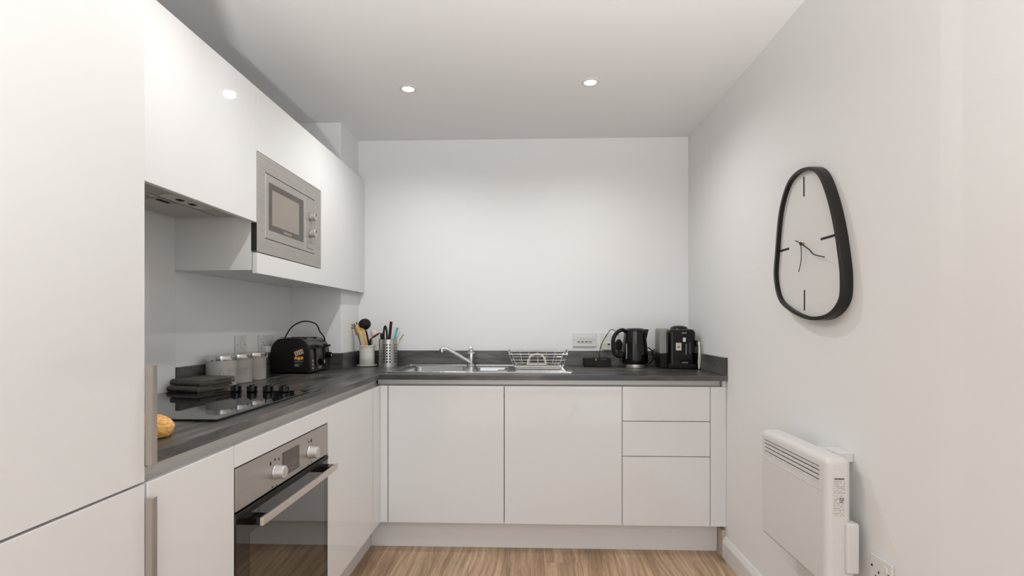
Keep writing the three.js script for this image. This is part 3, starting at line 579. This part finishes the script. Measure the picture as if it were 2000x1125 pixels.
{ // dish rack
  const t = thing('dish_rack', 'chrome wire dish rack standing on the draining board', 'dish rack', [0.05, WT + 0.0052, 0.265]);
  const y0 = WT + 0.0052, R = 0.0022, b = [-0.085, 0.185, 0.14, 0.39], tp = [-0.112, 0.212, 0.125, 0.405], H = 0.088, lo = y0 + 0.018;
  const wires = (name, list, r = R) => { for (const [A, B] of list) wadd(name, rod(A, B, r, 6), M.chrome, t, [0, 0, 0]); };
  const rect = ([a, c, d, e], y) => [[[a, y, d], [c, y, d]], [[c, y, d], [c, y, e]], [[c, y, e], [a, y, e]], [[a, y, e], [a, y, d]]];
  wires('bottom_wire', rect(b, lo), 0.0028); wires('rim_wire', rect(tp, y0 + H), 0.003);
  const mid = b.map((v, i) => (v + tp[i]) / 2); wires('middle_wire', rect(mid, y0 + 0.055), 0.0018);
  for (let k = 0; k <= 6; k++) { const f = k / 6, xb = b[0] + f * (b[1] - b[0]), xt = tp[0] + f * (tp[1] - tp[0]); wires('upright_wire', [[[xb, lo, b[2]], [xt, y0 + H, tp[2]]], [[xb, lo, b[3]], [xt, y0 + H, tp[3]]]], 0.0016); wires('base_wire', [[[xb, lo, b[2]], [xb, lo, b[3]]]], 0.0016); }
  for (const [x, z] of [[b[0] + 0.01, b[2] + 0.01], [b[1] - 0.01, b[2] + 0.01], [b[0] + 0.01, b[3] - 0.01], [b[1] - 0.01, b[3] - 0.01]]) wires('foot', [[[x, y0, z], [x, lo, z]]], 0.004);
  for (const s of [0, 1]) { const x = tp[s], o = s ? 0.012 : -0.012; wadd('handle', tube([[x, y0 + H, 0.20], [x + o * 0.6, y0 + H + 0.012, 0.215], [x + o, y0 + H + 0.016, 0.265], [x + o * 0.6, y0 + H + 0.012, 0.315], [x, y0 + H, 0.33]], 0.0035, 24), M.chrome, t, [0, 0, 0]); }
  box('drip_tray', [-0.072, 0.172], [y0 + 0.001, y0 + 0.010], [0.15, 0.38], std(lin(0.42, 0.41, 0.38), 0.3, 0.4), t, 0.003);
  const g = thing('dish_rack_insert', 'cream arched cup holder inside the wire dish rack', 'cup holder', [0.045, y0 + 0.0205, 0.29]);
  add('arch', tube([[-0.055, 0, 0], [-0.048, 0.03, 0], [-0.032, 0.052, 0], [0, 0.060, 0], [0.026, 0.055, 0], [0.042, 0.036, 0], [0.05, 0, 0]], 0.006, 30, 8), std(lin(0.70, 0.64, 0.54), 0.4), g);
  add('base_bar', rbox(0.115, 0.004, 0.05, 0.002), std(lin(0.70, 0.64, 0.54), 0.4), g, [-0.0025, 0.002, 0]);
}

// ───────────── utensil pot, cutlery holder and their contents ─────────────
const PZ = 0.13, pot = [-0.993, PZ], cad = [-0.863, PZ];
{
  const t = thing('utensil_pot', 'white ceramic utensil pot on a saucer', 'utensil pot', [pot[0], WT, PZ]);
  add('saucer', lathe([[0, 0], [0.050, 0], [0.060, 0.006], [0.061, 0.010], [0.058, 0.010], [0.048, 0.005], [0, 0.005]], 44), M.ceramic, t);
  add('pot', lathe([[0, 0.006], [0.0465, 0.006], [0.0455, 0.06], [0.0445, 0.118], [0.050, 0.124], [0.050, 0.129], [0.043, 0.129], [0.041, 0.12], [0.0425, 0.012], [0, 0.012]], 44), M.ceramic, t);
}
{
  const t = thing('cutlery_holder', 'perforated stainless steel cutlery holder', 'cutlery holder', [cad[0], WT, PZ]);
  const R = 0.055, H = 0.165; // wall with real square holes: a grid of cells with the openings left out
  const P = [], N = 80, rows = [], holeRows = [0.031, 0.048, 0.065, 0.082, 0.099, 0.116, 0.133], hs = 0.0045;
  let y = 0.0; for (const h of holeRows) { rows.push([y, h - hs, false], [h - hs, h + hs, true]); y = h + hs; } rows.push([y, H, false]);
  const quad = (a0, a1, yA, yB, r, flip) => { const v = (a, yy) => new THREE.Vector3(Math.sin(a) * r, yy, Math.cos(a) * r), A = v(a0, yA), B = v(a1, yA), C = v(a1, yB), D = v(a0, yB); flip ? P.push(A, C, B, A, D, C) : P.push(A, B, C, A, C, D); };
  const group = (i) => [0, 1, 4, 5, 8, 9].includes(((i % 16) + 16) % 16);
  for (let i = 0; i < N; i++) for (const [a, b, h] of rows) { if (h && group(i + 3)) continue; const a0 = (i / N) * 2 * Math.PI, a1 = ((i + 1) / N) * 2 * Math.PI; quad(a0, a1, a, b, R, false); quad(a0, a1, a, b, R - 0.001, true); }
  const g = new THREE.BufferGeometry().setFromPoints(P); g.computeVertexNormals();
  { const n = g.attributes.normal, p = g.attributes.position; for (let i = 0; i < p.count; i++) { const v = new THREE.Vector3(p.getX(i), 0, p.getZ(i)).normalize(), s = Math.sign(v.x * n.getX(i) + v.z * n.getZ(i)) || 1; n.setXYZ(i, v.x * s, 0, v.z * s); } }
  add('wall', g, M.steel, t);
  add('liner', lathe([[0, 0.008], [0.050, 0.008], [0.0515, 0.15], [0.0505, 0.15], [0.049, 0.0095], [0, 0.0095]], 40), M.blackSoft, t).userData.label = 'dark plastic liner';
  add('base', lathe([[0, 0.001], [0.0545, 0.001], [0.0555, 0.004], [0.0545, 0.007], [0, 0.007]], 40), M.steel, t);
  add('rim', new THREE.TorusGeometry(0.0545, 0.0016, 8, 48).rotateX(Math.PI / 2), M.steel, t, [0, H, 0]);
}
const utensil = (name, label, category, home, y0, group) => thing(name, label, category, [home[0], WT + y0, PZ], group);
const loc = (t, u, v, z = PZ) => { const p = px(u, v, 'z', z); return [p.x - t.position.x, p.y - t.position.y, z - t.position.z]; };
{
  const t = utensil('ladle', 'black ladle standing bowl up in the white pot', 'ladle', pot, 0.014);
  add('handle', tube([[0.024, 0.004, 0.0], loc(t, 720, 672), loc(t, 717, 655), loc(t, 714.5, 645)], 0.0055, 20), M.blackMatt, t);
  const b = add('bowl', lathe([[0, -0.026], [0.018, -0.023], [0.030, -0.012], [0.0375, 0.004], [0.0355, 0.005], [0.028, -0.010], [0.016, -0.020], [0, -0.0235]], 36), M.blackSoft, t, loc(t, 712.5, 634, PZ + 0.005));
  b.rotation.set(-1.15, 0, 0.45);
}
{ // wooden tools
  for (const [l, u0, tip, w, m, x, z] of [['orange wooden spatula in the white pot, widest of the wooden tools', 724, [[713, 662], [707, 640], [704, 633]], 0.0105, M.wood, 0.014, 0.016], ['pale wooden spoon in the white pot beside the spatula', 716, [[707, 664], [700, 644], [698, 638]], 0.0075, M.paleWood, -0.006, 0.022], ['brown wooden fork leaning to the edge of the white pot', 708, [[702, 664], [697, 650], [694, 642]], 0.006, std(lin(0.30, 0.17, 0.06), 0.6), -0.02, 0.004]]) {
    const t = utensil('wooden_utensil', l, 'wooden utensil', pot, 0.014, 'wooden tools in the pot');
    const pts = [[x, 0.004, z * 0.4], ...tip.map(([u, v]) => loc(t, u, v, PZ + z))];
    add('handle', tube(pts, w * 0.72, 24), m, t);
    const e = pts[pts.length - 1], bl = add('blade', rbox(w * 2.6, 0.052, 0.006, 0.0028, 3), m, t, [e[0] + 0.004, e[1] - 0.014, e[2]]); bl.rotation.z = 0.28;
  }
  const s = utensil('slotted_server', 'black pronged pasta server leaning left out of white pot', 'pasta server', pot, 0.014);
  add('handle', tube([[-0.026, 0.004, -0.008], loc(s, 703, 668, PZ - 0.012), loc(s, 697, 645, PZ - 0.015)], 0.0045, 16), M.blackMatt, s);
  for (const [u, v] of [[687, 634], [686, 640], [691, 632], [697, 629]]) add('prong', rod(loc(s, 697, 643, PZ - 0.012), loc(s, u, v, PZ), 0.0028), M.blackMatt, s);
  const k = utensil('serving_spoon', 'dark green black spoon head at the right rim of pot', 'spoon', pot, 0.014);
  add('handle', tube([[0.01, 0.004, -0.014], loc(k, 722, 684, PZ - 0.01), loc(k, 724, 674, PZ - 0.01)], 0.004, 14), M.blackMatt, k);
  const sg = new THREE.SphereGeometry(1, 24, 16).scale(0.012, 0.024, 0.006); add('bowl', sg, std(lin(0.025, 0.03, 0.02), 0.4), k, loc(k, 724.5, 668, PZ - 0.008));
  const c = utensil('measuring_scoop', 'clear plastic scoop with red brown rim leaning between the two holders', 'scoop', pot, 0.014);
  add('handle', tube([[0.032, 0.004, 0.012], loc(c, 726, 680, PZ + 0.02), loc(c, 727, 662, PZ + 0.025)], 0.003, 14), std(lin(0.6, 0.56, 0.52), 0.3), c);
  const cone = add('cup', lathe([[0.012, 0.038], [0.0125, 0.038], [0.029, 0.0], [0.0275, 0.0], [0.0115, 0.0365]], 32), std(lin(0.62, 0.57, 0.52), 0.25), c, loc(c, 734, 655, PZ + 0.02)); cone.rotation.z = 0.62;
  const rim = add('rim', new THREE.TorusGeometry(0.028, 0.002, 8, 32).rotateX(Math.PI / 2), std(lin(0.22, 0.05, 0.03), 0.4), cone, [0, 0, 0]); void rim;
  const inn = add('contents', cyl(0.027, 0.002, 28), std(lin(0.12, 0.07, 0.05), 0.6), cone, [0, 0.002, 0]); void inn;
}
{
  const knife = (l, pts, r, m) => { const t = utensil('knife', l, 'knife', cad, 0.008, 'tools in the steel holder'); const q = pts.map(([u, v, dz]) => loc(t, u, v, PZ + dz)); add('blade', rod([q[0][0] * 0.5, 0.003, q[0][2] * 0.5], q[0], 0.004), M.steel, t); add('handle', tube(q, r, 16, 10), m, t); };
  knife('tall black handled knife, tallest in the steel holder', [[760, 664, 0.012], [762, 648, 0.008], [764, 628, 0.006]], 0.0085, M.blackMatt);
  knife('short black handled knife at the left of the steel holder', [[746, 668, 0.006], [745, 658, 0.004], [745, 651, 0.002]], 0.0075, M.blackMatt);
  const s = utensil('scissors', 'black handled scissors in the steel holder', 'scissors', cad, 0.008);
  add('blades', rod([-0.012, 0.003, 0.01], loc(s, 753, 666, PZ + 0.016), 0.005), M.steel, s);
  add('handle_loop', tube([loc(s, 750, 668, PZ + 0.016), loc(s, 749.5, 650, PZ + 0.016), loc(s, 752, 636.5, PZ + 0.016), loc(s, 755, 645, PZ + 0.016), loc(s, 756, 668, PZ + 0.016)], 0.0058, 30, 10), M.blackMatt, s);
  const b = utensil('peeler', 'turquoise plastic handled peeler in the steel holder', 'peeler', cad, 0.008);
  const teal = std(lin(0.10, 0.48, 0.50), 0.4);
  add('stem', rod([0.01, 0.003, -0.01], loc(b, 771, 661, PZ - 0.01), 0.0035), M.steel, b);
  add('handle', tube([loc(b, 771, 663, PZ - 0.01), loc(b, 773, 653, PZ - 0.01), loc(b, 776.5, 640, PZ - 0.01)], 0.0068, 14, 10), teal, b);
  const g = utensil('straw', 'slim green and cream stick leaning right from the steel holder', 'stick', cad, 0.008);
  add('stem', rod([0.02, 0.003, -0.012], loc(g, 781, 664, PZ - 0.02), 0.003), std(lin(0.66, 0.62, 0.45), 0.5), g);
  add('tip', rod(loc(g, 781, 664, PZ - 0.02), loc(g, 788, 653, PZ - 0.022), 0.0034), std(lin(0.25, 0.34, 0.10), 0.5), g);
  const w = utensil('whisk', 'pale clear plastic stick leaning low from steel holder', 'stick', cad, 0.008);
  add('stem', rod([0.025, 0.003, 0.008], loc(w, 775, 661, PZ + 0.005), 0.003), std(lin(0.66, 0.65, 0.62), 0.3), w);
  add('head', rod(loc(w, 775, 661, PZ + 0.005), loc(w, 781, 648, PZ + 0.005), 0.0045), std(lin(0.70, 0.69, 0.66), 0.3), w);
}

// ───────────── router, kettle, coffee machine ─────────────
{
  const t = thing('router', 'small black router box with blue lights beside the dish rack', 'router', [0.413, WT, 0.092]);
  add('case', rbox(0.165, 0.050, 0.062, 0.005, 3), M.blackMatt, t, [0, 0.027, 0]);
  add('stand', rbox(0.085, 0.006, 0.066, 0.002), M.blackMatt, t, [0.02, 0.003, 0.006]);
  for (let k = 0; k < 4; k++) add('indicator', rbox(0.004, 0.003, 0.001, 0), std(lin(0.1, 0.2, 0.4), 0.5, 0, { emissive: lin(0.15, 0.4, 1.0), emissiveIntensity: 1.0 }), t, [0.022 + k * 0.0095, 0.044, 0.0313]);
  const e = add('logo_mark', rbox(0.005, 0.010, 0.001, 0), M.plastic, t, [-0.010, 0.044, 0.0313]); e.userData.label = 'white mark';
  const q = (u, v, z) => loc(t, u, v, z);
  add('cable', tube([q(1171.5, 698, 0.085), q(1171, 690, 0.08), q(1174, 675, 0.07), q(1184, 656, 0.065), q(1194, 643.5, 0.06), q(1202, 647, 0.055), q(1208, 655, 0.045)], 0.0022, 40), M.blackSoft, t);
}
{
  const X = 0.627, Z = 0.170, t = thing('kettle', 'glossy black electric kettle with steel base ring', 'kettle', [X, WT, Z]);
  add('base', lathe([[0, 0], [0.058, 0], [0.060, 0.003], [0.060, 0.022], [0.058, 0.0245], [0, 0.0245]], 48), M.steel, t);
  add('body', lathe([[0, 0.025], [0.070, 0.025], [0.0755, 0.032], [0.0765, 0.05], [0.074, 0.10], [0.068, 0.16], [0.061, 0.21], [0.0585, 0.222], [0.054, 0.229], [0, 0.232]], 56), M.black, t);
  add('lid', lathe([[0, 0.0325], [0.030, 0.0320], [0.047, 0.0300], [0.050, 0.0285], [0.050, 0.0255], [0, 0.0255]].map(([r, y]) => [r, y + 0.202]), 40), M.blackMatt, t);
  const sp = extr(poly([[0.044, 0.152], [0.064, 0.165], [0.078, 0.228], [0.058, 0.229], [0.040, 0.225]]), 0.030, 0.004, 2).translate(0, 0, -0.015); add('spout', sp, M.black, t);
  add('handle', tube([[-0.048, 0.205, 0.004], [-0.072, 0.224, 0.01], [-0.104, 0.212, 0.014], [-0.128, 0.176, 0.016], [-0.131, 0.130, 0.016], [-0.122, 0.084, 0.014], [-0.092, 0.068, 0.010], [-0.066, 0.072, 0.004]], 0.0115, 48, 12), M.blackMatt, t);
  add('gauge', rbox(0.006, 0.09, 0.004, 0.002), M.plasticGrey, t, [-0.058, 0.10, 0.048]);
  add('power_cable', tube([[0.05, 0.006, -0.03], [0.085, 0.012, -0.05], [0.125, 0.05, -0.075], [0.118, 0.10, -0.085], [0.085, 0.118, -0.10], [0.05, 0.11, -0.115]], 0.0034, 40), M.blackMatt, t);
}
{
  const x0 = 0.802, x1 = 0.958, zf = 0.262, X = (x0 + x1) / 2, t = thing('coffee_machine', 'black pod coffee machine with grey water tank', 'coffee machine', [X, WT, 0.16]);
  const w = x1 - x0, q = (x, y, z) => [x - X, y - WT, z - 0.16];
  add('body', rbox(w, 0.226, 0.20, 0.026, 5), M.black, t, [0, 0.117, 0.002]);
  add('base', rbox(w + 0.004, 0.030, 0.212, 0.008, 3), M.blackMatt, t, [0, 0.0152, 0.0]);
  add('brew_head', lathe([[0, 0.034], [0.030, 0.032], [0.046, 0.024], [0.054, 0.010], [0.056, 0]], 40), M.black, t, [0.004, 0.217, 0.015]);
  add('front_panel', rbox(w - 0.05, 0.100, 0.006, 0.003), M.blackMatt, t, [0, 0.105, 0.1035]);
  add('water_tank', rbox(0.050, 0.150, 0.11, 0.010, 4), std(lin(0.26, 0.25, 0.23), 0.25), t, [-w / 2 - 0.014, 0.158, -0.01]);
  add('tank_base', rbox(0.046, 0.080, 0.12, 0.006, 3), M.blackMatt, t, [-w / 2 - 0.0155, 0.042, 0.0]);
  const at = (u, v) => { const p = px(u, v, 'z', zf + 0.006); return [p.x - X, p.y - WT, zf + 0.0065 - 0.16]; };
  const stk = canvasTex(64, 96, (g, W, h) => { g.fillStyle = '#d8d4c6'; g.fillRect(0, 0, W, h); g.fillStyle = '#8f8b70'; g.beginPath(); g.arc(34, 52, 18, 0, 7); g.fill(); g.fillStyle = '#b9b48f'; g.fillRect(14, 14, 36, 8); });
  const s1 = add('sticker', new THREE.PlaneGeometry(0.031, 0.043), std(0xffffff, 0.5, 0, { map: stk }), t, at(1325.5, 677)); s1.userData.label = 'small pale sticker';
  add('button', rbox(0.016, 0.024, 0.003, 0.001), M.plastic, t, at(1336.5, 663.5)).userData.label = 'white rectangular button';
  add('indicator_strip', rbox(0.004, 0.062, 0.002, 0.0005), M.plasticGrey, t, at(1340, 682));
  add('trim_line', rbox(0.006, 0.070, 0.002, 0.0005), std(lin(0.06, 0.06, 0.06), 0.3), t, at(1347.5, 680));
  const word = (text, w2, h2, p, fs) => { const tx = canvasTex(256, 48, (g, W, h) => { g.clearRect(0, 0, W, h); g.fillStyle = '#c9c6c0'; g.font = 'bold ' + fs + 'px sans-serif'; g.textAlign = 'center'; g.textBaseline = 'middle'; g.fillText(text, W / 2, h / 2); }); const m = add('lettering', new THREE.PlaneGeometry(w2, h2), std(0xffffff, 0.5, 0, { map: tx, transparent: true, alphaTest: 0.4 }), t, p); m.userData.label = 'pale maker lettering'; };
  word('\u25CE BOSCH', 0.060, 0.011, [0.006, 0.208, 0.1032], 36); word('TASSIMO', 0.056, 0.010, [0.012, 0.038, 0.1062], 36);
  add('power_cable', tube([q(0.79, 0.94, 0.05), q(0.765, 0.97, 0.06), q(0.752, 1.005, 0.07), q(0.763, 1.016, 0.075), q(0.78, 1.012, 0.09), q(0.79, 0.99, 0.09)], 0.0035, 30), M.blackMatt, t);
  add('side_knob', rbox(0.010, 0.034, 0.03, 0.003), M.blackSoft, t, [w / 2 + 0.004, 0.148, 0.085]);
  const c = thing('white_cord', 'looped white cord hanging beside the coffee machine', 'cord', [0.966, WT, 0.285]);
  const qq = (x, y, z) => [x - 0.966, y - WT, z - 0.285];
  add('loop', tube([qq(0.9655, 1.06, 0.28), qq(0.964, 1.0, 0.286), qq(0.961, 0.945, 0.288), qq(0.964, 0.9185, 0.288), qq(0.968, 0.945, 0.288), qq(0.9695, 1.0, 0.288), qq(0.968, 1.058, 0.28)], 0.0034, 40), M.plastic, c);
  add('clip', rbox(0.012, 0.016, 0.01, 0.002), M.plastic, c, qq(0.9665, 1.064, 0.278));
}

// ───────────── wall clock ─────────────
{
  const XC = 0.959, pts = [[1576, 326], [1591, 328], [1603, 341], [1617.5, 378], [1630, 428], [1640, 490], [1645, 540], [1642, 586], [1622, 616], [1586, 625.5], [1545, 610], [1520, 585], [1511, 543], [1513.5, 492], [1522.5, 405], [1538, 355], [1556, 334]].map(([u, v]) => { const p = px(u, v, 'x', XC); return [p.z, p.y]; });
  const curve = new THREE.CatmullRomCurve3(pts.map(([z, y]) => new THREE.Vector3(z, y, 0)), true), out = curve.getPoints(120).slice(0, -1);
  const C = new THREE.Vector2(1.40, 1.44);
  const n = out.length;
  // outline runs clockwise, so the inside lies to the right of the tangent: (t.y, -t.x)
  const insideOf = (d) => out.map((p, i) => { const a = out[(i + n - 1) % n], b = out[(i + 1) % n], t = new THREE.Vector2(b.x - a.x, b.y - a.y).normalize(); return new THREE.Vector2(p.x + t.y * d - C.x, p.y - t.x * d - C.y); });
  const t = thing('wall_clock', 'pebble shaped black framed wall clock with white face', 'clock', [XR, C.y, C.x]);
  const ring = new THREE.Shape(insideOf(0)); ring.holes.push(new THREE.Path(insideOf(0.0105)));
  add('frame', faceNX(toCreasedNormals(extr(ring, XR - XC - 0.004, 0.002, 3), 0.7)), phys(lin(0.010, 0.008, 0.007), 0.38, { specularIntensity: 0.45 }), t, [-0.0025, 0, 0]);
  add('face', faceNX(extr(new THREE.Shape(insideOf(0.0103)), 0.018)), std(lin(0.80, 0.79, 0.775), 0.5), t, [-0.001, 0, 0]);
  const L = (z, y, x) => [x - XR, y - C.y, z - C.x];
  for (const [uA, vA, uB, vB] of [[1570, 347, 1570, 382], [1571, 568, 1571, 605], [1521.5, 490.5, 1540, 486], [1604, 466.5, 1629, 460]])
  { const A = px(uA, vA, 'x', 0.973), B = px(uB, vB, 'x', 0.973), zA = A.z, zB = B.z, yA = A.y, yB = B.y;
    add('hour_mark', rbox(0.0024, Math.abs(yA - yB) + 0.006, Math.abs(zA - zB) + 0.006, 0.0005), M.blackSoft, t, L((zA + zB) / 2, (yA + yB) / 2, 0.9735)); }
  const hx = 0.9625, H = (u, v, x) => { const p = px(u, v, 'x', x); return L(p.z, p.y, x); }, hub = H(1564, 476, hx);
  add('spindle', new THREE.CylinderGeometry(0.004, 0.004, 0.014, 20).rotateZ(Math.PI / 2), std(lin(0.45, 0.30, 0.12), 0.3, 0.9), t, [hub[0] + 0.0065, hub[1], hub[2]]);
  add('minute_hand', tube([H(1554, 470, hx), hub, H(1580, 487, hx), H(1588, 496, hx), H(1610, 502, hx)], 0.0018, 30), M.blackSoft, t);
  add('hour_hand', tube([hub, H(1565, 492, hx), H(1564.5, 510, hx), H(1560, 531, hx)], 0.0014, 24), M.blackSoft, t);
  add('hub', new THREE.CylinderGeometry(0.0055, 0.0055, 0.005, 20).rotateZ(Math.PI / 2), M.blackMatt, t, hub);
}

// ───────────── panel heater ─────────────
{
  const xf = 0.880, xb = 0.955, y0 = 0.385, y1 = 0.778, z0 = 1.235, z1 = 1.660, t = thing('panel_heater', 'white wall mounted panel heater with slotted vent below the clock', 'heater', [0.93, y0, (z0 + z1) / 2]);
  const body = new Brush(rbox(xb - xf, y1 - y0, z1 - z0, 0.020, 5)); body.position.set((xf + xb) / 2, (y0 + y1) / 2, (z0 + z1) / 2); body.updateMatrixWorld();
  const gy0 = 0.690, gy1 = 0.746, gz0 = 1.264, gz1 = 1.622;
  const pocket = new Brush(new THREE.BoxGeometry(0.03, gy1 - gy0, gz1 - gz0)); pocket.position.set(xf + 0.005, (gy0 + gy1) / 2, (gz0 + gz1) / 2); pocket.updateMatrixWorld();
  const r = new Evaluator().evaluate(body, pocket, SUBTRACTION), geo = r.geometry.clone(); geo.clearGroups();
  const white = std(lin(0.76, 0.75, 0.735), 0.4), m = wadd('casing', geo, white, t, [(xf + xb) / 2, (y0 + y1) / 2, (z0 + z1) / 2]);
  m.geometry.computeBoundingBox(); const bb = m.geometry.boundingBox, c = bb.getCenter(new THREE.Vector3()); if (c.length() > 0.2) { m.geometry.translate(-(xf + xb) / 2, -(y0 + y1) / 2, -(z0 + z1) / 2); }
  box('vent_back', [xf + 0.0185, xf + 0.0198], [gy0, gy1], [gz0, gz1], M.dark, t, 0);
  for (let k = 0; k < 4; k++) { const s = wadd('louvre', rbox(0.006, 0.0098, gz1 - gz0 - 0.001, 0.001), white, t, [xf + 0.0045, gy0 + 0.0052 + k * 0.0140, (gz0 + gz1) / 2]); s.rotation.z = 0.12; }
  const front = wadd('front_ridge', rbox(0.003, 0.003, z1 - z0 - 0.05, 0.001), white, t, [xf + 0.0003, 0.676, (z0 + z1) / 2]); void front;
  box('control_box', [0.931, 0.969], [0.440, 0.590], [z1 - 0.030, z1 + 0.014], white, t, 0.008);
  box('cable_entry', [0.935, 0.956], [0.395, 0.439], [z1 - 0.028, z1 + 0.004], white, t, 0.003);
  box('bracket', [xb - 0.004, XR - 0.0005], [0.46, 0.758], [1.42, 1.58], white, t, 0.002);
  box('bracket_hook', [xb - 0.006, XR - 0.0005], [0.752, 0.781], [1.53, 1.605], white, t, 0.003);
  const tex = canvasTex(128, 320, (g, w, h) => {
    g.fillStyle = '#dcdad5'; g.fillRect(0, 0, w, h); g.fillStyle = '#5c5852'; g.fillRect(14, 8, 100, 14); g.fillStyle = '#8a867f';
    for (let y = 34; y < 130; y += 13) for (let x = 12; x < 110; x += 16) if (hash(x, y, 5) > 0.35) g.fillRect(x, y, 12, 5);
    for (let y = 150; y < 306; y += 14) for (let x = 10; x < 112; x += 15) if (hash(x, y, 9) > 0.45) g.fillRect(x, y, 11, 6);
    g.fillStyle = '#55514b'; g.fillRect(66, 168, 46, 8); g.fillRect(66, 182, 46, 8); g.fillRect(66, 198, 40, 8);
  });
  const lab = wadd('rating_label', new THREE.PlaneGeometry(0.036, 0.118), std(0xffffff, 0.5, 0, { map: tex }), t, [0.9165, 0.664, z1 + 0.0004]); lab.userData.label = 'printed rating label';
}
{
  const t = plate('wall_socket', 'single wall socket on the right wall beneath the heater', 'socket', 0.086, 0.086, [XR, 0.475, 1.735], 'x-');
  add('rocker', rbox(0.012, 0.018, 0.006, 0.002), M.plastic, t, [0.024, 0.022, 0.010]); pins(t, -0.006, -0.008);
  for (const x of [-0.034, 0.034]) add('screw', cyl(0.0035, 0.001, 14).rotateX(Math.PI / 2), M.blackSoft, t, [x, 0.01, 0.0096]);
}

renderer.render(scene, camera);
